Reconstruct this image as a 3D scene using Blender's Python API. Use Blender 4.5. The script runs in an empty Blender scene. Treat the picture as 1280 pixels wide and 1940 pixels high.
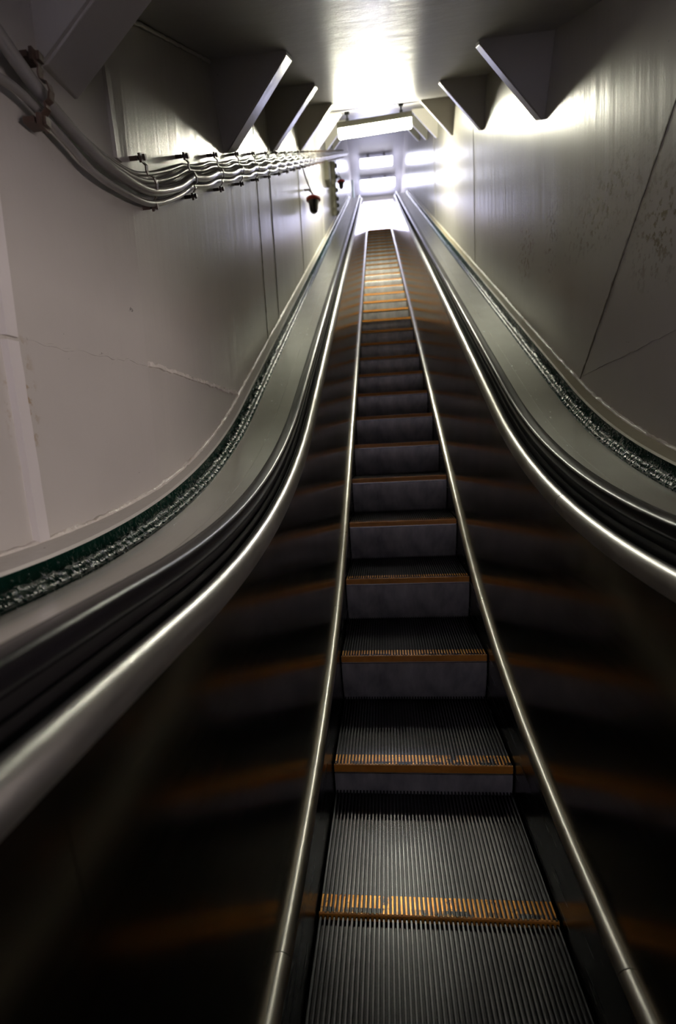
import bpy, math, random
from mathutils import Vector, noise
random.seed(7)
C = bpy.context.scene.collection
sc = bpy.context.scene

# ---------------------------------------------------------------- camera
CAM = Vector((-0.07329, -1.55780, 0.87373))
RV = Vector((0.99455839, 0.09084086, -0.05100534))
UV = Vector((0.03913308, 0.12798584, 0.99100365))
FV = Vector((-0.09655159, 0.98760699, -0.12373450))
cam = bpy.data.cameras.new('camera'); co = bpy.data.objects.new('camera', cam); C.objects.link(co)
from mathutils import Matrix
co.matrix_world = Matrix(((RV.x, UV.x, -FV.x, CAM.x), (RV.y, UV.y, -FV.y, CAM.y), (RV.z, UV.z, -FV.z, CAM.z), (0, 0, 0, 1)))
cam.sensor_fit = 'HORIZONTAL'; cam.sensor_width = 36
cam.lens = 952.13 / 1280 * 36
cam.shift_y = -10 / 1280
cam.clip_start = 0.02
cam.dof.use_dof = True; cam.dof.focus_distance = 1.35; cam.dof.aperture_fstop = 4.0
sc.camera = co
# ---------------------------------------------------------------- world, lights, exposure
sc.view_settings.view_transform = 'Standard'; sc.view_settings.look = 'None'
sc.cycles.caustics_reflective = False; sc.cycles.caustics_refractive = False; sc.cycles.sample_clamp_indirect = 2.5; sc.cycles.blur_glossy = 1.0
sc.view_settings.gamma = 1; sc.view_settings.exposure = 0.0
w = bpy.data.worlds.new('daylight'); sc.world = w; w.use_nodes = True
bg = w.node_tree.nodes['Background']; bg.inputs[0].default_value = (0.68, 0.68, 1.0, 1); bg.inputs[1].default_value = 15.0

def area(name, loc, target, sx, sy, power, col, portal=False):
    l = bpy.data.lights.new(name, 'AREA'); l.shape = 'RECTANGLE'; l.size = sx; l.size_y = sy
    l.energy = power; l.color = col
    o = bpy.data.objects.new(name, l); C.objects.link(o); o.location = loc
    o.rotation_euler = (Vector(target) - Vector(loc)).to_track_quat('-Z', 'Y').to_euler()
    if portal: l.cycles.is_portal = True
    return o
area('doorway_daylight', (0, 14.35, 6.85), (0, 5, 6.6), 1.3, 2.0, 1, (1, 1, 1), True)
area('landing_lamp_light', (2.15, -1.55, 0.92), (-0.7, -0.75, 1.0), 1.3, 0.5, 36, (1.0, 0.86, 0.86))

# ---------------------------------------------------------------- geometry frame
ALPHA = 0.4894
CA, SA = math.cos(ALPHA), math.sin(ALPHA)
def en(e, n): return (e * CA - n * SA, e * SA + n * CA)       # along-slope / normal -> y, z
RR, SH = 3.59, 0.904       # balustrade transition at the bottom
ET, RT = 12.1, 1.5         # balustrade transition at the top
def rail_path(s):
    """point and slope angle of the balustrade reference line; s = 0 where the straight slope starts"""
    if s < 0:
        th = ALPHA + s / RR
        y0, z0 = SH * CA - RR * SA, SH * SA + RR * CA
        if th < 0: return y0 + (s + RR * ALPHA), z0 - RR, 0.0
        return y0 + RR * math.sin(th), z0 - RR * math.cos(th), th
    if s <= ET - SH: return (SH + s) * CA, (SH + s) * SA, ALPHA
    d = s - (ET - SH); th = ALPHA - d / RT
    yc, zc = ET * CA + RT * SA, ET * SA - RT * CA
    if th < 0: return yc + (d - RT * ALPHA), zc + RT, 0.0
    return yc - RT * math.sin(th), zc + RT * math.cos(th), th
def off(s, n):
    y, z, th = rail_path(s); return y - n * math.sin(th), z + n * math.cos(th)
S0, S1 = -3.3, 15.0
def srange(a, b, fine=None):
    out = [a]; s = a
    while s < b - 1e-6:
        st = fine if fine else (0.07 if s < 0 else (0.25 if s < 10.9 else (0.06 if s < 12.1 else 0.3)))
        s = min(s + st, b); out.append(s)
    return out
def s_of_y(y, n):
    a, b = -4.0, 15.0
    for _ in range(50):
        m = (a + b) / 2
        if off(m, n)[0] < y: a = m
        else: b = m
    return a
# escalator step track: tight arc that ends at the origin
P, RS, STEP0, HW = 0.4045, 1.479, -0.5896, 0.261
def track(s):
    if s < 0:
        th = ALPHA + s / RS
        if th < 0: return -RS * SA + (s + RS * ALPHA), RS * CA - RS
        return -RS * SA + RS * math.sin(th), RS * CA - RS * math.cos(th)
    if s <= ET: return s * CA, s * SA
    d = s - ET; th = ALPHA - d / RT
    yc, zc = ET * CA + RT * SA, ET * SA - RT * CA
    if th < 0: return yc + (d - RT * ALPHA), zc + RT
    return yc - RT * math.sin(th), zc + RT * math.cos(th)

# ---------------------------------------------------------------- materials
def nodes(name):
    m = bpy.data.materials.new(name); m.use_nodes = True
    nt = m.node_tree; return m, nt, nt.nodes['Principled BSDF']
def N(nt, t, **kw):
    n = nt.nodes.new(t)
    for k, v in kw.items():
        if k in n.inputs: n.inputs[k].default_value = v
        else: setattr(n, k, v)
    return n
def coords(nt, scale=(1, 1, 1), kind='Object'):
    tc = N(nt, 'ShaderNodeTexCoord'); mp = N(nt, 'ShaderNodeMapping'); mp.inputs['Scale'].default_value = scale
    nt.links.new(tc.outputs[kind], mp.inputs[0]); return mp.outputs[0]
def ntex(nt, vec, scale, detail=4, rough=0.55):
    n = N(nt, 'ShaderNodeTexNoise'); n.inputs['Scale'].default_value = scale
    n.inputs['Detail'].default_value = detail; n.inputs['Roughness'].default_value = rough
    nt.links.new(vec, n.inputs['Vector']); return n.outputs['Fac']
def ramp(nt, fac, stops):
    r = N(nt, 'ShaderNodeValToRGB'); e = r.color_ramp.elements
    e[0].position, e[0].color = stops[0][0], (*stops[0][1], 1)
    e[1].position, e[1].color = stops[-1][0], (*stops[-1][1], 1)
    for p, c in stops[1:-1]:
        k = e.new(p); k.color = (*c, 1)
    nt.links.new(fac, r.inputs[0]); return r.outputs[0]
def g(v): return (v, v, v)
def mix(nt, fac, a, b):
    m = N(nt, 'ShaderNodeMix', data_type='RGBA')
    nt.links.new(fac, m.inputs[0])
    for i, v in ((6, a), (7, b)):
        if isinstance(v, tuple): m.inputs[i].default_value = (*v, 1)
        else: nt.links.new(v, m.inputs[i])
    return m.outputs[2]
def bump(nt, bs, h, strength, dist=0.01, prev=None):
    b = N(nt, 'ShaderNodeBump'); b.inputs['Strength'].default_value = strength; b.inputs['Distance'].default_value = dist
    nt.links.new(h, b.inputs['Height'])
    if prev is not None: nt.links.new(prev, b.inputs['Normal'])
    nt.links.new(b.outputs[0], bs.inputs['Normal']); return b.outputs[0]

def paint(name, base, rough, streak=True, spots=False, dirt=(0.20, 0.17, 0.10)):
    m, nt, bs = nodes(name)
    v = coords(nt); vs = coords(nt, (1, 1, 0.12)) if streak else v
    f1 = ntex(nt, v, 1.3, 5); c = ramp(nt, f1, [(0.3, tuple(x * 0.86 for x in base)), (0.7, base)])
    sp = ntex(nt, v, 55, 3, 0.6); spm = ramp(nt, sp, [(0.735, g(0)), (0.76, g(1))])
    c = mix(nt, spm, c, tuple(x * 0.45 for x in base))
    if spots:   # rust and scuffed blotches on the painted plate
        tc = N(nt, 'ShaderNodeTexCoord'); sx = N(nt, 'ShaderNodeSeparateXYZ'); nt.links.new(tc.outputs['Object'], sx.inputs[0])
        def blob(cy, cz, ry, rz):
            a = N(nt, 'ShaderNodeVectorMath', operation='SUBTRACT'); a.inputs[1].default_value = (0, cy, cz)
            nt.links.new(tc.outputs['Object'], a.inputs[0])
            b = N(nt, 'ShaderNodeVectorMath', operation='MULTIPLY'); b.inputs[1].default_value = (0, 1 / ry, 1 / rz)
            nt.links.new(a.outputs[0], b.inputs[0])
            l = N(nt, 'ShaderNodeVectorMath', operation='LENGTH'); nt.links.new(b.outputs[0], l.inputs[0])
            r = N(nt, 'ShaderNodeMapRange'); r.inputs[1].default_value = 1; r.inputs[2].default_value = 0.2
            nt.links.new(l.outputs['Value'], r.inputs[0]); return r.outputs[0]
        tot = None
        for args in spots:
            o = blob(*args)
            if tot is None: tot = o
            else:
                a = N(nt, 'ShaderNodeMath', operation='MAXIMUM'); nt.links.new(tot, a.inputs[0]); nt.links.new(o, a.inputs[1]); tot = a.outputs[0]
        nz = ntex(nt, v, 38, 5, 0.62); nm = ramp(nt, nz, [(0.53, g(0)), (0.60, g(1))])
        mu = N(nt, 'ShaderNodeMath', operation='MULTIPLY'); nt.links.new(tot, mu.inputs[0]); nt.links.new(nm, mu.inputs[1])
        c = mix(nt, mu.outputs[0], c, dirt)
    nt.links.new(c, bs.inputs['Base Color'])
    f2 = ntex(nt, vs, 9, 4); r = N(nt, 'ShaderNodeMapRange'); r.inputs[3].default_value = rough * 0.8; r.inputs[4].default_value = rough * 1.25
    nt.links.new(f2, r.inputs[0]); nt.links.new(r.outputs[0], bs.inputs['Roughness'])
    f3 = ntex(nt, coords(nt, (1, 1, 0.05)) if streak else coords(nt), 14, 3)
    b1 = bump(nt, bs, f3, 0.45, 0.004)
    f4 = ntex(nt, v, 160, 2); bump(nt, bs, f4, 0.18, 0.0012, b1)
    return m
def metal(name, base, rough, wavy=0.0, scale=3.0, stretch=(1, 1, 1), scratch=0.0, var=0.25):
    m, nt, bs = nodes(name); bs.inputs['Metallic'].default_value = 1
    v = coords(nt)
    f = ntex(nt, v, 7, 5); c = ramp(nt, f, [(0.3, tuple(x * (1 - var) for x in base)), (0.7, base)]); nt.links.new(c, bs.inputs['Base Color'])
    f2 = ntex(nt, coords(nt, (30, 1.5, 30)), 3, 4); r = N(nt, 'ShaderNodeMapRange')
    r.inputs[3].default_value = rough * 0.75; r.inputs[4].default_value = rough * 1.3
    nt.links.new(f2, r.inputs[0]); nt.links.new(r.outputs[0], bs.inputs['Roughness'])
    pv = None
    if wavy: pv = bump(nt, bs, ntex(nt, coords(nt, stretch), scale, 1), wavy, 0.02)
    if scratch: bump(nt, bs, ntex(nt, coords(nt, (4, 1, 4)), 90, 3), scratch, 0.001, pv)
    return m
def plain(name, base, rough, metallic=0.0, bumpy=0.0, bs_scale=60):
    m, nt, bs = nodes(name); bs.inputs['Metallic'].default_value = metallic
    f = ntex(nt, coords(nt), 12, 4); c = ramp(nt, f, [(0.3, tuple(x * 0.75 for x in base)), (0.7, base)])
    nt.links.new(c, bs.inputs['Base Color']); bs.inputs['Roughness'].default_value = rough
    if bumpy: bump(nt, bs, ntex(nt, coords(nt), bs_scale, 3), bumpy, 0.004)
    return m
WALLC = (0.56, 0.53, 0.47)
M = {}
M['wall_l'] = paint('painted_plate_left', WALLC, 0.24, spots=[(-0.71, 0.98, 0.045, 0.16)], dirt=(0.30, 0.20, 0.08))
M['wall_r'] = paint('painted_plate_right', WALLC, 0.24, spots=[(0.30, 1.62, 0.42, 0.16), (-0.05, 1.42, 0.22, 0.2), (0.80, 1.72, 0.12, 0.22), (1.2, 1.82, 0.2, 0.2)], dirt=(0.17, 0.13, 0.06))
M['base_r'] = paint('yellowed_base_paint', (0.40, 0.36, 0.24), 0.35, streak=False)
M['ceil'] = paint('painted_ceiling', (0.43, 0.415, 0.41), 0.36, streak=False); M['ceil'].node_tree.nodes['Principled BSDF'].inputs['Specular IOR Level'].default_value = 0.3
M['trim'] = paint('painted_bar', (0.72, 0.68, 0.64), 0.45, streak=False)
M['bead'] = plain('painted_weld_bead', (0.78, 0.73, 0.64), 0.35, bumpy=0.6, bs_scale=90)
M['seam'] = plain('dirty_weld_seam', (0.16, 0.13, 0.09), 0.6, bumpy=0.5)
M['bracket'] = paint('painted_bracket', (0.50, 0.47, 0.42), 0.33, streak=False)
M['panel'] = metal('dark_polished_panel', (0.44, 0.385, 0.31), 0.17, wavy=0.12, scale=2.2, stretch=(1, 1.4, 0.5))
M['skirt'] = metal('dark_skirt', (0.15, 0.14, 0.13), 0.25)
M['deck'] = metal('brushed_deck', (0.86, 0.87, 0.83), 0.24, wavy=0.05, scale=2.0, var=0.12)
M['tube'] = metal('bright_steel_moulding', (0.74, 0.73, 0.69), 0.36)
M['edge'] = metal('worn_steel_trim', (0.75, 0.74, 0.70), 0.30)
M['channel'] = plain('black_channel', (0.010, 0.009, 0.009), 0.55); M['channel'].node_tree.nodes['Principled BSDF'].inputs['Specular IOR Level'].default_value = 0.15
M['rubber'] = plain('black_rubber', (0.010, 0.009, 0.010), 0.25); M['rubber'].node_tree.nodes['Principled BSDF'].inputs['Specular IOR Level'].default_value = 0.3
M['green'] = plain('gloss_green_paint', (0.003, 0.022, 0.014), 0.07, bumpy=0.7, bs_scale=75); M['green'].node_tree.nodes['Principled BSDF'].inputs['Specular IOR Level'].default_value = 0.10
M['pipe'] = plain('painted_conduit', (0.42, 0.40, 0.37), 0.26, metallic=0.35, bumpy=0.10, bs_scale=120)
M['rust'] = plain('brown_clamp', (0.10, 0.062, 0.045), 0.45, bumpy=0.4)
M['grey'] = plain('grey_fixture_body', (0.34, 0.33, 0.27), 0.5)
M['hook'] = plain('black_hook', (0.03, 0.03, 0.03), 0.5)
M['red'] = plain('red_plastic', (0.30, 0.018, 0.010), 0.35)
M['blackp'] = plain('black_plastic', (0.012, 0.010, 0.012), 0.3)
M['olive'] = plain('olive_grey_cable', (0.13, 0.12, 0.09), 0.5, bumpy=0.3)
M['doorleaf'] = plain('grey_green_door', (0.26, 0.32, 0.29), 0.4)
M['floor'] = plain('dark_floor', (0.10, 0.10, 0.10), 0.6)
def tread_mat():
    m, nt, bs = nodes('cleated_tread'); v = coords(nt); bs.inputs['Metallic'].default_value = 0.85
    tc = N(nt, 'ShaderNodeTexCoord'); sx = N(nt, 'ShaderNodeSeparateXYZ'); nt.links.new(tc.outputs['Object'], sx.inputs[0])
    oi = N(nt, 'ShaderNodeObjectInfo'); ad = N(nt, 'ShaderNodeVectorMath', operation='ADD')
    cx = N(nt, 'ShaderNodeCombineXYZ'); mm = N(nt, 'ShaderNodeMath', operation='MULTIPLY'); mm.inputs[1].default_value = 37
    nt.links.new(oi.outputs['Random'], mm.inputs[0]); nt.links.new(mm.outputs[0], cx.inputs[0])
    nt.links.new(tc.outputs['Object'], ad.inputs[0]); nt.links.new(cx.outputs[0], ad.inputs[1])
    f = ntex(nt, ad.outputs[0], 9, 5); c = ramp(nt, f, [(0.3, (0.028, 0.028, 0.032)), (0.7, (0.072, 0.073, 0.080))])
    band = N(nt, 'ShaderNodeMath', operation='LESS_THAN'); band.inputs[1].default_value = 0.046
    nt.links.new(sx.outputs['Y'], band.inputs[0])
    top = N(nt, 'ShaderNodeMath', operation='GREATER_THAN'); top.inputs[1].default_value = -0.0035; nt.links.new(sx.outputs['Z'], top.inputs[0])
    wear = ramp(nt, ntex(nt, ad.outputs[0], 17, 4, 0.7), [(0.34, g(0)), (0.41, g(1))])
    dirt = N(nt, 'ShaderNodeMapRange'); dirt.inputs[1].default_value = 0.0; dirt.inputs[2].default_value = 0.018
    nt.links.new(sx.outputs['Y'], dirt.inputs[0])
    a = N(nt, 'ShaderNodeMath', operation='MULTIPLY'); nt.links.new(band.outputs[0], a.inputs[0]); nt.links.new(wear, a.inputs[1])
    b = N(nt, 'ShaderNodeMath', operation='MULTIPLY'); nt.links.new(a.outputs[0], b.inputs[0]); nt.links.new(top.outputs[0], b.inputs[1])
    oc = ramp(nt, ntex(nt, ad.outputs[0], 30, 3), [(0.3, (0.50, 0.18, 0.02)), (0.7, (0.72, 0.34, 0.06))])
    c2 = mix(nt, b.outputs[0], c, oc)
    # black grime along the very front of the cleats
    gr = ramp(nt, ntex(nt, ad.outputs[0], 24, 4), [(0.42, g(0)), (0.55, g(1))])
    fr = N(nt, 'ShaderNodeMath', operation='LESS_THAN'); fr.inputs[1].default_value = 0.014; nt.links.new(sx.outputs['Y'], fr.inputs[0])
    k = N(nt, 'ShaderNodeMath', operation='MULTIPLY'); nt.links.new(gr, k.inputs[0]); nt.links.new(fr.outputs[0], k.inputs[1])
    c3 = mix(nt, k.outputs[0], c2, (0.01, 0.009, 0.008))
    # black grooves between the cleats
    lo = N(nt, 'ShaderNodeMath', operation='LESS_THAN'); lo.inputs[1].default_value = -0.004; nt.links.new(sx.outputs['Z'], lo.inputs[0])
    c4 = mix(nt, lo.outputs[0], c3, (0.012, 0.011, 0.012)); nt.links.new(c4, bs.inputs['Base Color'])
    me = N(nt, 'ShaderNodeMapRange'); me.inputs[3].default_value = 0.85; me.inputs[4].default_value = 0.45; nt.links.new(b.outputs[0], me.inputs[0])
    nt.links.new(me.outputs[0], bs.inputs['Metallic']); bs.inputs['Roughness'].default_value = 0.27
    return m
def riser_mat():
    m, nt, bs = nodes('grey_riser')
    v = coords(nt, (1, 1, 0.35)); f = ntex(nt, v, 16, 6, 0.6); c = ramp(nt, f, [(0.3, (0.25, 0.24, 0.24)), (0.75, (0.62, 0.59, 0.56))])
    nt.links.new(c, bs.inputs['Base Color']); bs.inputs['Metallic'].default_value = 0.3; bs.inputs['Roughness'].default_value = 0.42
    bump(nt, bs, ntex(nt, coords(nt, (1, 1, 0.1)), 40, 3), 0.25, 0.002); return m
def orange_mat():
    m, nt, bs = nodes('worn_orange_paint')
    f = ntex(nt, coords(nt), 22, 5, 0.7); c = ramp(nt, f, [(0.28, (0.12, 0.06, 0.02)), (0.38, (0.60, 0.22, 0.015)), (0.8, (0.75, 0.32, 0.04))])
    nt.links.new(c, bs.inputs['Base Color']); bs.inputs['Roughness'].default_value = 0.5; return m
M['tread'], M['riser'], M['orange'] = tread_mat(), riser_mat(), orange_mat()
def emit(name, col, s):
    m, nt, bs = nodes(name); bs.inputs['Base Color'].default_value = (0.9, 0.9, 0.88, 1); bs.inputs['Roughness'].default_value = 0.4
    bs.inputs['Emission Color'].default_value = (*col, 1); bs.inputs['Emission Strength'].default_value = s; return m
M['lit'] = emit('lit_diffuser', (1.0, 0.98, 0.78), 135)
M['lit2'] = emit('lit_landing_diffuser', (0.80, 0.80, 1.0), 14)

# ---------------------------------------------------------------- mesh helpers
class MB:
    def __init__(s): s.v = []; s.f = []
    def add(s, vs, fs):
        b = len(s.v); s.v += [tuple(p) for p in vs]; s.f += [tuple(b + i for i in f) for f in fs]; return s
    def box(s, x0, x1, y0, y1, z0, z1, fn=None):
        vs = [(x, y, z) for x in (x0, x1) for y in (y0, y1) for z in (z0, z1)]
        if fn: vs = [fn(p) for p in vs]
        return s.add(vs, [(0, 1, 3, 2), (4, 6, 7, 5), (0, 4, 5, 1), (2, 3, 7, 6), (0, 2, 6, 4), (1, 5, 7, 3)])
    def sweep(s, prof, ss, side, closed=True, fn=None):
        """prof: (x, n) section carried along the balustrade path; side -1 left, +1 right"""
        np_, vs, fs = len(prof), [], []
        for i, q in enumerate(ss):
            for j, (x, n) in enumerate(prof):
                if fn: x, n = fn(i, j, q, x, n)
                y, z = off(q, n); vs.append((side * x, y, z))
        m = np_ if closed else np_ - 1
        for i in range(len(ss) - 1):
            for j in range(m):
                a, b = i * np_ + j, i * np_ + (j + 1) % np_
                fs.append((a, b, b + np_, a + np_))
        if closed: fs += [tuple(range(np_ - 1, -1, -1)), tuple((len(ss) - 1) * np_ + j for j in range(np_))]
        return s.add(vs, fs)
    def tube(s, pts, r, seg=10, rf=None):
        pts = [Vector(p) for p in pts]; vs, fs = [], []; up = Vector((1, 0, 0.01)).normalized()
        for i, p in enumerate(pts):
            t = (pts[min(i + 1, len(pts) - 1)] - pts[max(i - 1, 0)]).normalized()
            u = up - t * up.dot(t)
            if u.length < 0.1: u = Vector((0, 0, 1)) - t * t.z
            u.normalize(); w = t.cross(u); rr = rf(i) if rf else r
            for k in range(seg):
                a = 2 * math.pi * k / seg; vs.append(p + (u * math.cos(a) + w * math.sin(a)) * rr)
        for i in range(len(pts) - 1):
            for k in range(seg):
                a, b = i * seg + k, i * seg + (k + 1) % seg; fs.append((a, b, b + seg, a + seg))
        fs += [tuple(range(seg - 1, -1, -1)), tuple((len(pts) - 1) * seg + k for k in range(seg))]
        return s.add(vs, fs)
    def lathe(s, prof, c, seg=20):
        vs, fs = [], []
        for r, z in prof:
            for k in range(seg):
                a = 2 * math.pi * k / seg; vs.append((c[0] + r * math.cos(a), c[1] + r * math.sin(a), c[2] + z))
        for i in range(len(prof) - 1):
            for k in range(seg):
                a, b = i * seg + k, i * seg + (k + 1) % seg; fs.append((a, b, b + seg, a + seg))
        fs += [tuple(range(seg - 1, -1, -1)), tuple((len(prof) - 1) * seg + k for k in range(seg))]
        return s.add(vs, fs)
    def poly(s, a, b):
        """prism between two matching outlines"""
        k = len(a); fs = [tuple(range(k)), tuple(range(2 * k - 1, k - 1, -1))]
        fs += [(i, i + k, (i + 1) % k + k, (i + 1) % k) for i in range(k)]
        return s.add(list(a) + list(b), fs)
    def build(s, name, mat, parent=None, smooth=None, org=(0, 0, 0), bevel=0):
        me = bpy.data.meshes.new(name); o_ = org
        me.from_pydata([(x - o_[0], y - o_[1], z - o_[2]) for x, y, z in s.v], [], s.f); me.update()
        import bmesh
        bm = bmesh.new(); bm.from_mesh(me); bmesh.ops.recalc_face_normals(bm, faces=bm.faces); bm.to_mesh(me); bm.free()
        me.materials.append(M[mat])
        if smooth is not None:
            for p in me.polygons: p.use_smooth = True
            me.set_sharp_from_angle(angle=math.radians(smooth))
        o = bpy.data.objects.new(name, me); C.objects.link(o)
        if parent is not None: o.parent = parent
        else: o.location = o_
        if bevel:
            b = o.modifiers.new('bevel', 'BEVEL'); b.width = bevel; b.segments = 2; b.limit_method = 'ANGLE'
        return o
def tag(o, label, cat, group=None, kind=None):
    o['label'] = label; o['category'] = cat
    if group: o['group'] = group
    if kind: o['kind'] = kind
    return o
def thing(name, loc, label, cat, group=None):
    o = bpy.data.objects.new(name, None); o.empty_display_size = 0.1; C.objects.link(o); o.location = loc
    return tag(o, label, cat, group)
def struct(o): o['kind'] = 'structure'; return o
SIDES = ((-1, 'left'), (1, 'right'))

# ================================================================ the tunnel shell
WX, NC, ZC = 0.675, 1.83, 1.915        # wall plane, ceiling height over the slope, level ceiling at the foot
YE = 14.2                              # far end of the upper landing
ZT = 7.95                              # ceiling of the upper landing
def ceil_z(y):
    z = (y * SA + NC) / CA if False else (NC + y * SA) / CA      # plane n = NC
    return max(ZC, min(z, ZT))
yk0 = (ZC * CA - NC) / SA; yk1 = (ZT * CA - NC) / SA
WELD = 0.700
def wall(side, name, y0, ybend, deg, mat):
    mb = MB(); ys = []; s = S0
    ss = [q for q in srange(S0, S1) if y0 < off(q, WELD)[0] < YE]
    pts = sorted(set([round(y0, 4), round(ybend, 4), round(yk0, 4), round(yk1, 4), YE] + [round(off(q, WELD)[0], 4) for q in ss]))
    zb = lambda y: off(s_of_y(y, WELD), WELD)[1] - 0.02
    t = math.tan(math.radians(deg)); vs = []; fs = []
    for y in pts:
        x = WX + (ybend - y) * t if y < ybend else WX
        for xx in (x, x + 0.03):
            for z in (zb(y), ceil_z(y) + 0.03): vs.append((side * xx, y, z))
    for i in range(len(pts) - 1):
        b = i * 4; fs += [(b, b + 1, b + 5, b + 4), (b + 2, b + 6, b + 7, b + 3), (b, b + 4, b + 6, b + 2), (b + 1, b + 3, b + 7, b + 5)]
    fs += [(0, 2, 3, 1), (len(vs) - 4, len(vs) - 3, len(vs) - 1, len(vs) - 2)]
    return struct(mb.add(vs, fs).build(name, mat))
wall(-1, 'wall_left', -3.6, -0.27, 4.0, 'wall_l')
wall(1, 'wall_right', -0.55, 0.715, 1.0, 'wall_r')
mb = MB(); ys = [-3.6, yk0, yk1, YE]
vs = [(x, y, ceil_z(y) + dz) for y in ys for x in (-0.90, 0.90) for dz in (0, 0.04)]; fs = []
for i in range(3):
    b = i * 4; fs += [(b, b + 2, b + 6, b + 4), (b + 1, b + 5, b + 7, b + 3), (b, b + 4, b + 5, b + 1), (b + 2, b + 3, b + 7, b + 6)]
fs += [(0, 1, 3, 2), (12, 14, 15, 13)]
struct(mb.add(vs, fs).build('ceiling', 'ceil'))
# base strip with a rough weld bead where each wall meets the escalator
for sd, nm in SIDES:
    ya = -3.4 if sd < 0 else -0.55
    ss = [q for q in srange(S0, S1, 0.02) if off(q, 0.71)[0] > ya and off(q, .71)[0] < YE]
    mb = MB().sweep([(0.636, 0.668), (0.636, 0.702), (0.641, 0.708), (0.672, 0.714), (0.92, 0.716), (0.92, 0.668)], ss[::4], sd)
    def jit(i, j, q, x, n, sd=sd):
        k = noise.noise(Vector((q * 60, sd * 9, 0))) ; return x + 0.003 * k, n + 0.006 * noise.noise(Vector((q * 75, j * 0.4, 5)))
    def bxy(q, sd=sd):
        y = off(q, 0.71)[0]; yb, dg = (-0.27, 4.0) if sd < 0 else (0.715, 1.0)
        return (yb - y) * math.tan(math.radians(dg)) if y < yb else 0
    o = struct(mb.build('baseboard_' + nm, 'wall_l' if sd < 0 else 'base_r', smooth=30))
    mb = MB().sweep([(0.666, 0.712), (0.667, 0.7175), (0.671, 0.720), (0.676, 0.721), (0.680, 0.712)], ss, sd,
                    fn=lambda i, j, q, x, n: (lambda a: (a[0] + bxy(q), a[1]))(jit(i, j, q, x, n)))
    mb.build('weld_bead', 'bead', parent=o, smooth=60)
# seams, flat bars and welds on the plates
def wx(side, y):
    yb, dg = (-0.27, 4.0) if side < 0 else (0.715, 1.0)
    return WX + (max(0, yb - y)) * math.tan(math.radians(dg))
tn = [0]
def seam(side, p0, p1, wdt, proud, mat, jitter=0.0, steps=60):
    tn[0] += 1; mb = MB(); pts = []
    for i in range(steps + 1):
        t = i / steps; y = p0[0] + (p1[0] - p0[0]) * t; z = p0[1] + (p1[1] - p0[1]) * t
        d = Vector((p1[0] - p0[0], p1[1] - p0[1])).normalized(); nx = Vector((-d.y, d.x))
        j = jitter * noise.noise(Vector((y * 25, z * 25, tn[0])))
        j2 = 1 + (0.8 * noise.noise(Vector((y * 60, z * 60, tn[0] + 4))) if jitter and wdt < 0.02 else 0)
        c = Vector((y, z)) + nx * j; h = wdt / 2 * j2; x = wx(side, y)
        for (dx, dn) in ((-0.002, -h), (proud * j2, -h * 0.75), (proud * j2, h * 0.75), (-0.002, h)):
            q = c + nx * dn; pts.append((side * (x - dx), q.x, q.y))
    fs = []
    for i in range(steps):
        for k in range(4):
            a, b = i * 4 + k, i * 4 + (k + 1) % 4; fs.append((a, b, b + 4, a + 4))
    fs += [(3, 2, 1, 0), tuple(steps * 4 + k for k in range(4))]
    return struct(mb.add(pts, fs).build('trim_%d' % tn[0], mat, smooth=50))
def zb(y): return off(s_of_y(y, 0.716), 0.716)[1]
seam(-1, (-0.706, zb(-0.706)), (-0.722, 1.078), 0.036, 0.009, 'trim', 0.001)
seam(-1, (-0.722, 1.085), (-0.726, ceil_z(-0.72)), 0.036, 0.009, 'trim', 0.001)
seam(-1, (-0.318, 1.57), (-0.335, 1.76), 0.030, 0.006, 'wall_l', 0.0)
seam(-1, (1.20, zb(1.20)), (1.17, ceil_z(1.17)), 0.007, 0.002, 'seam', 0.003)
seam(-1, (1.55, zb(1.55)), (1.53, ceil_z(1.53)), 0.022, 0.004, 'wall_l', 0.0)
seam(-1, (2.75, zb(2.75)), (2.72, ceil_z(2.72)), 0.03, 0.004, 'wall_l', 0.0)
seam(-1, (4.6, zb(4.6)), (4.6, ceil_z(4.6)), 0.03, 0.004, 'wall_l', 0.0)
seam(-1, (-0.268, 1.106), (0.53, 1.100), 0.013, 0.006, 'bead', 0.006, 160)
seam(-1, (-0.68, 1.088), (-0.275, 1.103), 0.005, 0.0015, 'wall_l', 0.010, 80)
seam(1, (0.485, zb(0.485)), (-0.20, 1.79), 0.007, 0.002, 'seam', 0.003, 90)
seam(1, (0.46, 1.082), (-0.30, 1.135), 0.004, 0.0015, 'wall_r', 0.004)
seam(1, (2.6, zb(2.6)), (2.58, ceil_z(2.58)), 0.02, 0.003, 'wall_r', 0.0)
seam(1, (5.2, zb(5.2)), (5.2, ceil_z(5.2)), 0.03, 0.004, 'wall_r', 0.0)
# weld along the left wall/ceiling corner
mb = MB(); pp = []
for i in range(160):
    e = 0.66 + i * 0.012; y, z = en(e, NC - 0.006); k = noise.noise(Vector((e * 30, 0, 0)))
    pp.append((-WX + 0.006 + 0.002 * k, y, z + 0.002 * k))
tn[0] += 1; struct(mb.tube(pp, 0.006, 6).build('trim_%d' % tn[0], 'bracket', smooth=60))
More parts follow.
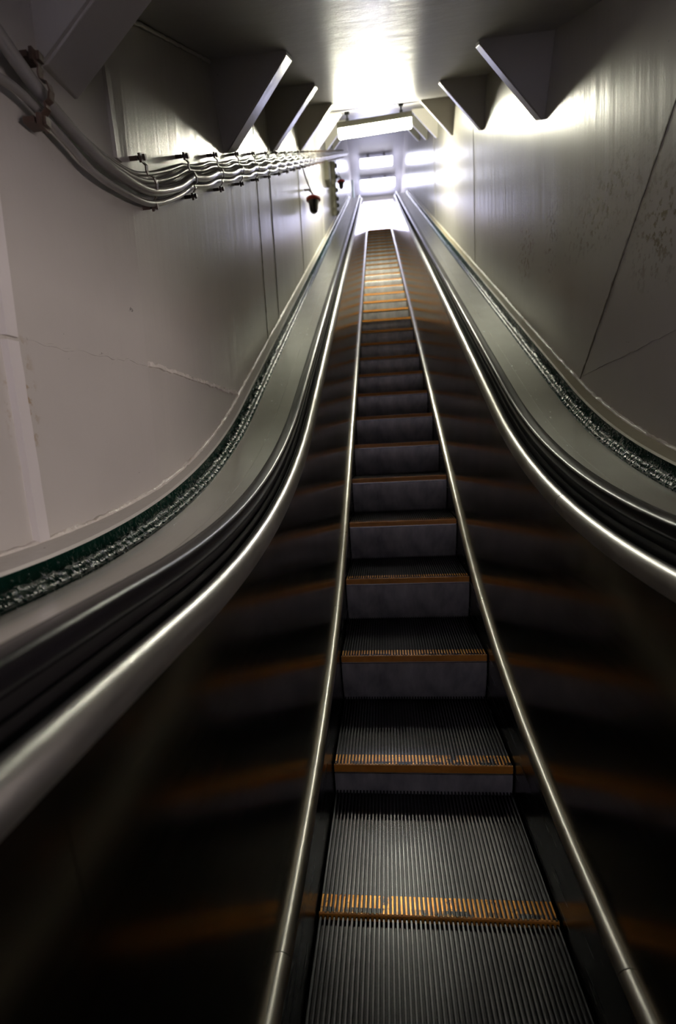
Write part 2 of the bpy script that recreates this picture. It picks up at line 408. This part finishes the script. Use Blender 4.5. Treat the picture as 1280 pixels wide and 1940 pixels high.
# far end wall with its doorway
mb = MB().box(-0.9, -0.53, YE - 0.06, YE, 5.2, 8.1).box(0.55, 0.9, YE - 0.06, YE, 5.2, 8.1).box(-0.53, 0.55, YE - 0.06, YE, 7.84, 8.1)
struct(mb.build('wall_far', 'wall_l'))
mb = MB().box(-0.53, -0.50, YE - 0.10, YE + 0.02, 5.86, 7.84).box(0.52, 0.55, YE - 0.10, YE + 0.02, 5.86, 7.84).box(-0.53, 0.55, YE - 0.10, YE + 0.02, 7.81, 7.84)
struct(mb.build('door_1', 'trim'))
o = MB().box(-0.665, -0.625, 12.75, YE - 0.12, 5.87, 7.80).build('door_2', 'doorleaf'); struct(o)
MB().box(-0.625, -0.60, 12.80, 12.84, 6.75, 6.88).build('door_handle', 'hook', parent=o)
# floors and the closed-off lower landing around the camera
yt = track(ET + RT * ALPHA)[0] + 0.75
struct(MB().box(-0.9, 0.9, yt, YE + 1.2, 5.70, 5.855).build('floor', 'floor'))
mb = MB(); a, b = en(0.1, -0.42), en(12.2, -0.42)
mb.poly([(-0.72, -3.6, -0.45), (-0.72, a[0], -0.45), (-0.72, b[0], b[1]), (-0.72, YE, b[1] + 0.2), (-0.72, YE, b[1] + 0.1), (-0.72, b[0], b[1] - 0.1), (-0.72, a[0] + 0.05, -0.55), (-0.72, -3.6, -0.55)],
        [(0.72, -3.6, -0.45), (0.72, a[0], -0.45), (0.72, b[0], b[1]), (0.72, YE, b[1] + 0.2), (0.72, YE, b[1] + 0.1), (0.72, b[0], b[1] - 0.1), (0.72, a[0] + 0.05, -0.55), (0.72, -3.6, -0.55)])
struct(mb.build('floor_pan', 'channel'))['kind'] = 'structure'
for sd in (-1, 1):   # closes the space beside the truss, under the walls
    ys = [q for q in srange(S0 - 0.0, S1, 0.4)]
    mb = MB().sweep([(0.72, -0.8), (0.72, 0.69), (0.75, 0.69), (0.75, -0.8)], ys, sd)
    tn[0] += 1; struct(mb.build('trim_%d' % tn[0], 'channel'))
struct(MB().box(-0.95, 2.6, -3.72, -3.6, -0.6, 2.0).build('wall_back', 'wall_l'))
struct(MB().box(2.3, 2.4, -3.6, -0.45, -0.6, 2.0).build('wall_side', 'wall_l'))
struct(MB().box(0.675, 0.71, -3.6, -0.55, 1.18, ZC + 0.02).build('wall_light_blocker', 'wall_r'))  # unseen header added to keep landing light off the upper left wall
struct(MB().box(0.71, 2.4, -0.55, -0.45, -0.6, 2.0).build('wall_return', 'wall_l'))
struct(MB().box(0.76, 2.4, -3.6, -0.45, -0.5, -0.18).build('floor_landing', 'floor'))
struct(MB().box(0.85, 2.4, -3.6, -0.40, ZC, ZC + 0.05).build('ceiling_landing', 'ceil'))

# ================================================================ the escalator
ESC = thing('escalator', (0, 0, 0), 'long narrow steel escalator with orange edged steps climbing toward the bright doorway', 'escalator')
# steps
HS = HW
mb = MB(); vs = []; prof = []
NR = 52; pitch = 2 * HS / NR
for i in range(NR):
    x = -HS + (i + 0.5) * pitch; h = pitch * 0.24
    prof += [(x - pitch / 2, -0.010), (x - h - 0.0004, -0.010), (x - h, -0.0008), (x - h * 0.7, 0.0), (x + h * 0.7, 0.0), (x + h, -0.0008), (x + h + 0.0004, -0.010)]
prof += [(HS, -0.010), (HS, -0.03), (-HS, -0.03)]
k = len(prof); YD = (0.0, 0.0465, 0.0470, 0.4015)
for y in YD: vs += [(x, y, z) for x, z in prof]
fs = []
for i in range(len(YD) - 1):
    for j in range(k): a, b = i * k + j, i * k + (j + 1) % k; fs.append((a, b, b + k, a + k))
base = len(vs)
for i in range(NR):   # end faces of the cleats
    s0 = i * 7
    fs.append(tuple(s0 + t for t in (1, 2, 3, 4, 5, 6))); fs.append(tuple((len(YD) - 1) * k + s0 + t for t in (6, 5, 4, 3, 2, 1)))
fs.append(tuple(reversed([k - 1, k - 2, k - 3] + [i for n_ in range(NR - 1, -1, -1) for i in (n_ * 7 + 6, n_ * 7 + 1)] )))
mb.add(vs, fs)
def riser_y(h): return P - math.sqrt(P * P - h * h)
step = mb.build('escalator_step', 'tread', parent=ESC)
mb = MB(); a = []; b = []
hs = [0.022 + i * 0.0195 for i in range(10)]
for h in hs: a.append((-HS, riser_y(h), -h)); b.append((HS, riser_y(h), -h))
for h in reversed(hs): a.append((-HS, riser_y(h) + 0.008, -h)); b.append((HS, riser_y(h) + 0.008, -h))
riser = mb.poly(a, b).build('riser', 'riser', parent=step, smooth=40)
edge = MB().box(-HS, HS, -0.0025, 0.004, -0.0245, -0.0015).build('front_edge', 'orange', parent=step, bevel=0.001)
edge['label'] = 'worn orange painted front edge'
lip = MB().box(-HS + 0.002, HS - 0.002, -0.0035, 0.003, -0.0262, -0.0246).build('edge_lip', 'edge', parent=step)
kids = [riser, edge, lip]
first = True; kk = -3
while True:
    s = STEP0 + kk * P
    if s > ET + RT * ALPHA + 0.9: break
    y, z = track(s)
    if first: o = step; first = False
    else:
        o = step.copy(); C.objects.link(o); o.parent = ESC
        for c in kids: d = c.copy(); C.objects.link(d); d.parent = o
    o.location = (0, y, z); kk += 1
# balustrades
def cuts(a, b, js): 
    e = [a] + [j for j in js if a < j < b] + [b]; return list(zip(e[:-1], e[1:]))
def ell(cx, cn, a, b, m=20): return [(cx + a * math.cos(2 * math.pi * i / m), cn + b * math.sin(2 * math.pi * i / m)) for i in range(m)]
for sd, nm in SIDES:
    full = srange(S0, S1)
    MB().sweep([(0.2655, -0.36), (0.2655, 0.002), (0.2685, 0.002), (0.2685, -0.36)], full, sd).build('skirt_panel', 'skirt', parent=ESC, smooth=30)
    js = [s_of_y(y, 0.012) for y in ([-0.818, 0.351, 1.495] + [1.495 + 1.14 * i for i in range(1, 9)] if sd < 0 else [-0.819, 0.368, 1.553] + [1.553 + 1.17 * i for i in range(1, 9)])]
    for a, b in cuts(S0, S1, js):
        MB().sweep([(0.2645, 0.001), (0.2665, 0.008), (0.274, 0.015), (0.282, 0.018), (0.289, 0.016), (0.289, 0.006), (0.270, 0.0)], srange(a + 0.0008, b - 0.0008), sd).build('skirt_trim', 'edge', parent=ESC, smooth=50)
    js = [s_of_y(y, 0.3) for y in ([-1.2, 1.0, 3.0, 5.0, 7.0, 9.0] if sd < 0 else [-1.0, 1.4, 3.45, 5.4, 7.4, 9.4])]
    for a, b in cuts(S0, S1, js):
        MB().sweep([(0.286, 0.012), (0.353, 0.612), (0.357, 0.612), (0.290, 0.012)], srange(a + 0.0006, b - 0.0006), sd).build('inner_panel', 'panel', parent=ESC, smooth=30)
    js = [s_of_y(y, 0.64) for y in ([-0.28, 0.84, 3.2, 5.6, 8.0] if sd < 0 else [-0.25, 0.84, 3.2, 5.6, 8.0])]
    tp = [(0.352, 0.606), (0.351, 0.620), (0.353, 0.632), (0.359, 0.641), (0.367, 0.646), (0.376, 0.646), (0.383, 0.641), (0.385, 0.632), (0.385, 0.600)]
    for a, b in cuts(S0, S1, js):
        MB().sweep(tp, srange(a + 0.0010, b - 0.0010), sd).build('rail_moulding', 'tube', parent=ESC, smooth=40)
    MB().sweep([(0.3855, 0.60), (0.3855, 0.630), (0.3875, 0.637), (0.390, 0.637), (0.390, 0.620), (0.394, 0.620), (0.394, 0.655), (0.3965, 0.655), (0.3965, 0.650), (0.403, 0.650), (0.403, 0.674), (0.428, 0.674), (0.428, 0.655), (0.442, 0.655), (0.442, 0.60)], full, sd).build('handrail_guide', 'channel', parent=ESC, smooth=20)
    MB().sweep([(0.402, 0.673), (0.396, 0.675), (0.394, 0.682), (0.394, 0.693), (0.395, 0.699), (0.398, 0.7035), (0.403, 0.7055), (0.416, 0.7065), (0.429, 0.7050), (0.434, 0.701), (0.436, 0.692), (0.436, 0.680), (0.432, 0.674)], srange(S0, S1), sd).build('handrail', 'rubber', parent=ESC, smooth=60)
    js = [s_of_y(y, 0.66) for y in ([0.80, 3.0, 5.3, 7.6] if sd < 0 else [0.76, 3.0, 5.3, 7.6])]
    for a, b in cuts(S0, S1, js):
        MB().sweep([(0.443, 0.64), (0.443, 0.660), (0.5030, 0.6612), (0.5036, 0.6595), (0.5044, 0.6595), (0.5050, 0.6612), (0.597, 0.664), (0.597, 0.64)], srange(a + 0.0006, b - 0.0006), sd).build('deck_plate', 'deck', parent=ESC, smooth=15)

# green rippled edging between the deck and each wall
for sd, nm in SIDES:
    t = tag(bpy.data.objects.new('edging_strip', None), 'glossy dark green riveted edging strip between steel deck and ' + nm + ' wall', 'edging strip', 'green edging strips'); C.objects.link(t)
    ss = srange(S0, S1, 0.012); base = [(0.597, 0.655), (0.597, 0.6665), (0.609, 0.668), (0.612, 0.675), (0.617, 0.681), (0.622, 0.683), (0.627, 0.680), (0.630, 0.674), (0.633, 0.676), (0.636, 0.703), (0.640, 0.703), (0.640, 0.655)]
    def jg(i, j, q, x, n, sd=sd):
        if 3 <= j <= 7:
            k = noise.noise(Vector((q * 85, j * 1.1, sd * 3))); n += 0.0055 * k; x += 0.002 * k
        return x, n
    MB().sweep(base, ss, sd, fn=jg).build('rippled_bead', 'green', parent=t, smooth=70)
    mb = MB(); q = S0 + 0.1
    while q < S1 - 1:
        for (x, n, ax) in ((0.603, 0.6675, 1), (0.6345, 0.691, 0)):
            y, z = off(q + (0.0 if ax else 0.02), n); r = 0.0032
            vs = []; fs = []
            _, _, th = rail_path(q); T = Vector((0, math.cos(th), math.sin(th))); Nn = Vector((0, -math.sin(th), math.cos(th))); X = Vector((sd, 0, 0))
            A_, B_ = (Nn, X) if ax else (-X, Nn)
            c = Vector((sd * x, y, z))
            for ring, (rr, h) in enumerate(((r, 0), (r * 0.7, r * 0.6))):
                for k2 in range(6):
                    an = k2 * math.pi / 3; vs.append(c + T * rr * math.cos(an) + B_ * rr * math.sin(an) + A_ * h)
            vs.append(c + A_ * r * 0.85)
            for k2 in range(6): fs += [(k2, (k2 + 1) % 6, (k2 + 1) % 6 + 6, k2 + 6), (k2 + 6, (k2 + 1) % 6 + 6, 12)]
            mb.add(vs, fs)
        q += 0.045
    mb.build('rivets', 'green', parent=t, smooth=60)['kind'] = 'stuff'

# ================================================================ ceiling brackets
ORD = ['nearest', 'second', 'third', 'fourth', 'fifth', 'sixth', 'seventh', 'eighth', 'ninth', 'tenth']
def bracket(side, e, label, flat_y=None):
    W = lambda dx, n, de: ((side * dx, flat_y + de, n) if flat_y is not None else (side * dx, *en(e + de, n)))
    n0, n1, xi = (1.62, ZC, 0.375) if flat_y is not None else (1.548, NC, 0.382)
    wq = wx(side, flat_y) if flat_y is not None else WX
    base = W(wq, n0, 0)
    t = thing('ceiling_bracket', (base[0], base[1], base[2]), label, 'bracket', 'triangular brackets on the %s wall' % ('left' if side < 0 else 'right'))
    tri = [(wq, n0), (wq - 0.012, n0), (xi, n1 - 0.012), (xi, n1), (wq, n1)]
    a = [W(x, n, 0) for x, n in tri]; b = [W(x, n, 0.007) for x, n in tri]
    MB().poly(a, b).build('web_plate', 'bracket', parent=t, org=base)
    fl = [(wq - 0.001, n0 - 0.004), (wq - 0.014, n0 - 0.004), (xi - 0.004, n1 - 0.014), (xi - 0.004, n1 - 0.001), (xi + 0.006, n1 - 0.001), (wq - 0.001, n0 + 0.008)]
    wd = 0.105 if flat_y is not None else (0.165 if side < 0 else 0.10)
    a = [W(x, n, 0.007) for x, n in fl]; b = [W(x, n, wd) for x, n in fl]
    MB().poly(a, b).build('flange', 'bracket', parent=t, org=base, bevel=0.002)
bracket(-1, 0, 'dim triangular steel bracket in the top left corner, nearest the camera', flat_y=-0.565)
for i, e in enumerate([1.507, 2.64, 4.08, 5.5, 6.95, 8.35]):
    bracket(-1, e, 'painted triangular steel bracket, %s up the slope on the left wall' % ORD[i].replace('nearest', 'first'))
for i, e in enumerate([1.838, 3.32, 4.90, 6.26, 7.64, 9.1]):
    bracket(1, e, 'painted triangular steel bracket, %s one along the right wall ceiling' % ORD[i])

# ================================================================ lamps
def lamp(base, ex, ey, ez, label, mat, hooks, Lx, Ly, H, rodlen):
    """ex across, ey along, ez up: unit axes of the fixture; base = middle of its underside"""
    base = Vector(base); W = lambda p: base + ex * p[0] + ey * p[1] + ez * p[2]
    t = thing('tube_light', tuple(base), label, 'lamp', 'hanging tube lights')
    def prism(prof, x0, x1):
        return [W((x0, y, z)) for y, z in prof], [W((x1, y, z)) for y, z in prof]
    d = [(-Ly / 2, H), (-Ly / 2, H * 0.25), (-Ly * 0.38, 0.004), (-Ly * 0.2, 0), (Ly * 0.2, 0), (Ly * 0.38, 0.004), (Ly / 2, H * 0.25), (Ly / 2, H)]
    a, b = prism(d, -Lx / 2, Lx / 2); MB().poly(a, b).build('diffuser', mat, parent=t, org=base, bevel=0.02)
    c = [(-Ly / 2 - 0.004, H), (-Ly / 2 - 0.004, H + 0.012), (-Ly * 0.3, H + 0.05), (Ly * 0.3, H + 0.05), (Ly / 2 + 0.004, H + 0.012), (Ly / 2 + 0.004, H)]
    a, b = prism(c, -Lx / 2 - 0.008, Lx / 2 + 0.008); MB().poly(a, b).build('housing', 'grey', parent=t, org=base, bevel=0.004)
    for hx in hooks:
        m = MB()
        p0 = W((hx, 0, H + 0.05)); p1 = p0 + Vector(ez) * rodlen
        m.tube([p0, p1], 0.008, 8); m.box(-0.022, 0.022, -0.03, 0.03, -0.012, 0.012, fn=lambda q: tuple(p1 + ex * q[0] + ey * q[1] + ez * q[2]))
        m.box(-0.014, 0.014, -0.02, 0.02, 0, 0.02, fn=lambda q: tuple(p0 + ex * q[0] + ey * q[1] + ez * q[2]))
        m.build('hanger', 'hook', parent=t, org=base)
yb, zb_ = en(5.12, 1.620)
exv = Vector((1, -0.014 * 0, 0)); nv = Vector((0, -SA, CA)); ev = Vector((0, CA, SA))
exv = (Vector((1, 0, 0)) + nv * 0.036).normalized(); ezv = (nv - exv * nv.dot(exv)).normalized()
lamp((-0.045, yb, zb_), exv, ev, ezv, 'lit white tube light hanging crosswise from the sloping ceiling, nearest the camera', 'lit', (-0.255, 0.258), 0.70, 0.13, 0.085, 0.058)
lamp((0.0, 12.05, 7.76), Vector((1, 0, 0)), Vector((0, 1, 0)), Vector((0, 0, 1)), 'lit tube light over the upper landing, middle of the three lamps', 'lit2', (-0.2, 0.2), 0.80, 0.34, 0.08, 0.04)
lamp((0.02, 13.10, 7.76), Vector((1, 0, 0)), Vector((0, 1, 0)), Vector((0, 0, 1)), 'lit tube light just inside the bright doorway, farthest of the three lamps', 'lit2', (-0.2, 0.2), 0.92, 0.40, 0.08, 0.04)

# ================================================================ conduits and clamps on the left wall
def catmull(pts, m=8):
    pts = [Vector(p) for p in pts]; out = []
    for i in range(len(pts) - 1):
        p0, p1, p2, p3 = pts[max(i - 1, 0)], pts[i], pts[i + 1], pts[min(i + 2, len(pts) - 1)]
        for k in range(m):
            t = k / m
            out.append(0.5 * ((2 * p1) + (p2 - p0) * t + (2 * p0 - 5 * p1 + 4 * p2 - p3) * t * t + (3 * p1 - p0 - 3 * p2 + p3) * t ** 3))
    out.append(pts[-1]); return out
EK, DK = 0.535, 0.357
def slope_part(x, n0, amp=0.0038, e1=13.0):
    out = []; e = 0.90
    while e < e1:
        ph = 2 * math.pi * (e - EK) / DK
        n = n0 + amp * math.cos(ph + 0.6) * (1 if e < 6 else 0.6); xx = x + 0.004 * math.cos(ph)
        y, z = en(e, n); out.append((-xx, y, z)); e += DK / 10 if e < 5 else DK / 5
    return out
def conduit(near, x, n0, r, label):
    near = [(-(x + max(0, (-0.27 - y)) * 0.07), y, z) for y, z in near]
    pts = catmull(near + slope_part(x, n0)[:2], 6)[:-6] + [Vector(p) for p in slope_part(x, n0)[1:]]
    o = MB().tube(pts, r, 12).build('conduit', 'pipe', smooth=60); tag(o, label, 'pipe', 'conduits along the left wall')
conduit([(-3.4, 1.82), (-1.9, 1.74), (-1.3, 1.665), (-0.9, 1.605), (-0.73, 1.570), (-0.66, 1.542), (-0.58, 1.518), (-0.47, 1.503), (-0.36, 1.507), (-0.23, 1.538), (-0.05, 1.630)], 0.640, 1.478, 0.0125, 'thickest grey conduit on the left wall, in the middle of the bundle')
conduit([(-3.4, 1.48), (-1.9, 1.482), (-1.2, 1.486), (-0.9, 1.488), (-0.75, 1.489), (-0.66, 1.502), (-0.547, 1.483), (-0.457, 1.468), (-0.313, 1.486), (-0.20, 1.522), (-0.03, 1.617)], 0.646, 1.4555, 0.008, 'thin grey conduit along the bottom of the bundle on left wall')
conduit([(-3.4, 1.84), (-1.9, 1.765), (-1.3, 1.69), (-0.9, 1.63), (-0.73, 1.590), (-0.66, 1.560), (-0.58, 1.537), (-0.47, 1.524), (-0.36, 1.529), (-0.23, 1.563), (-0.06, 1.653)], 0.652, 1.499, 0.0065, 'slim grey conduit just above the thickest pipe on left wall')
conduit([(-3.4, 1.86), (-1.9, 1.785), (-1.3, 1.71), (-0.9, 1.645), (-0.73, 1.602), (-0.66, 1.572), (-0.58, 1.549), (-0.47, 1.537), (-0.36, 1.543), (-0.25, 1.572), (-0.07, 1.668)], 0.661, 1.512, 0.0055, 'slim topmost grey conduit closest to the left wall')
def clamp(e, label, group, flat=None):
    if flat: F = lambda x, n, de: (-x - 0.013, flat[0] + de, flat[1] + (n - 1.48))
    else: F = lambda x, n, de: (-x, *en(e + de, n))
    base = F(0.675, 1.44, 0)
    t = thing('pipe_clamp', base, label, 'clamp', group)
    # strap follows the outside of the pipes
    prof = [(0.650, 1.532), (0.640, 1.520), (0.642, 1.510), (0.640, 1.500), (0.628, 1.494), (0.624, 1.480), (0.627, 1.466), (0.636, 1.461), (0.634, 1.452), (0.642, 1.444), (0.650, 1.434)]
    a = []; b = []
    for x, n in prof: a.append(F(x, n, -0.007))
    for x, n in reversed(prof): a.append(F(x + 0.003, n, -0.007))
    for x, n in prof: b.append(F(x, n, 0.007))
    for x, n in reversed(prof): b.append(F(x + 0.003, n, 0.007))
    k = len(prof); vs = a + b; fs = []
    for i in range(k - 1):
        fs += [(i, i + 1, 2 * k + i + 1, 2 * k + i), (2 * k - 1 - i, 2 * k - 2 - i, 4 * k - 2 - i, 4 * k - 1 - i), (i, 2 * k - 1 - i, 2 * k - 2 - i, i + 1), (2 * k + i, 2 * k + i + 1, 4 * k - 2 - i, 4 * k - 1 - i)]
    MB().add(vs, fs).build('strap', 'rust', parent=t, org=base)
    for n in (1.537, 1.431):
        m = MB()
        for x0, x1, h in ((0.645, 0.651, 0.010), (0.655, 0.676, 0.005)):
            m.box(x0, x1, -0.014, 0.014, n - h, n + h, fn=lambda p: F(p[0], p[2], p[1]))
        m.box(0.638, 0.660, -0.004, 0.004, n - 0.004, n + 0.004, fn=lambda p: F(p[0], p[2], p[1]))
        m.box(0.637, 0.643, -0.007, 0.007, n - 0.007, n + 0.007, fn=lambda p: F(p[0], p[2], p[1]))
        m.build('stud_foot', 'rust', parent=t, org=base)
clamp(0, 'paint-clogged pipe clamp holding the conduits in the top left corner', 'pipe clamps', flat=(-0.625, 1.522))
for i in range(30):
    lb = ('brown pipe clamp at the pipe bend on left wall' if i == 0 else
          'brown pipe clamp on left wall, %s up the slope from the pipe bend' % {1: 'first', **{j: ORD[j - 1] for j in range(2, 10)}}.get(i, '') if i < 10 else
          'tiny far pipe clamp on the conduits, uphill of the ninth one')
    clamp(EK + i * DK, lb, 'pipe clamps' if i < 10 else 'far pipe clamps')

# ================================================================ red and black alarm bells hanging under the conduits
def alarm(y, z, k, label):
    c = (-0.60, y, z); t = thing('alarm_beacon', c, label, 'alarm lamp', 'red and black alarm lamps')
    MB().lathe([(0.0, 0.012), (0.050 * k, 0.010), (0.062 * k, 0.0), (0.062 * k, -0.014 * k), (0.050 * k, -0.022 * k), (0, -0.022 * k)], c, 22).build('collar', 'red', parent=t, smooth=40, org=c)
    MB().lathe([(0.0, -0.02 * k), (0.047 * k, -0.021 * k), (0.040 * k, -0.05 * k), (0.037 * k, -0.085 * k), (0.030 * k, -0.108 * k), (0.016 * k, -0.12 * k), (0.0, -0.123 * k)], c, 22).build('bell', 'blackp', parent=t, smooth=60, org=c)
    MB().tube([(-0.60, y, z + 0.01), (-0.605, y - 0.02, z + 0.04), (-0.63, y - 0.03, z + 0.06), (-0.672, y - 0.03, z + 0.06)], 0.010, 8).build('mount_arm', 'pipe', parent=t, smooth=60, org=c)
    zt = (1.45 + y * SA) / CA
    MB().tube(catmull([(-0.605, y - 0.02, z + 0.035), (-0.64, y - 0.10, z + 0.11), (-0.655, y - 0.24, z + 0.17), (-0.66, y - 0.27, (1.45 + (y - 0.27) * SA) / CA)]), 0.006, 6).build('feed_cable', 'olive', parent=t, smooth=60, org=c)
alarm(3.05, 2.985, 1.0, 'red collared black alarm lamp on left wall, the nearer and larger one')
alarm(7.1, 5.06, 1.0, 'small far red collared black alarm lamp on left wall beyond cable run')

# dark switch box and knobbly vertical cable run on the left wall
t = thing('switch_box', (-0.66, 5.15, 4.26), 'dark olive switch box on left wall directly below the conduits', 'box')
mb = MB().box(-0.675, -0.625, 5.05, 5.25, 4.10, 4.33); mb.build('box_body', 'olive', parent=t, org=(-0.66, 5.15, 4.26), bevel=0.006)
MB().box(-0.625, -0.615, 5.07, 5.23, 4.12, 4.31).build('box_cover', 'olive', parent=t, org=(-0.66, 5.15, 4.26), bevel=0.004)
t = thing('cable_run', (-0.66, 6.0, 4.0), 'vertical olive-brown cable run with knobbly fittings down the left wall', 'cable')
org = (-0.66, 6.0, 4.0)
zs = [4.80 - i * 0.03 for i in range(25)]
MB().tube([(-0.645, 6.0 + 0.012 * math.sin(i * 1.3), z) for i, z in enumerate(zs)], 0.04, 10, rf=lambda i: 0.034 + 0.010 * abs(math.sin(i * 0.9))).build('cable_bundle', 'olive', parent=t, smooth=60, org=org)
for i, z in enumerate([4.76, 4.62, 4.44, 4.33, 4.24, 4.14]):
    MB().lathe([(0, -0.022), (0.03, -0.018), (0.034, 0), (0.03, 0.018), (0, 0.022)], (-0.61, 6.05, z), 10).build('cable_fitting', 'hook', parent=t, smooth=50, org=org)
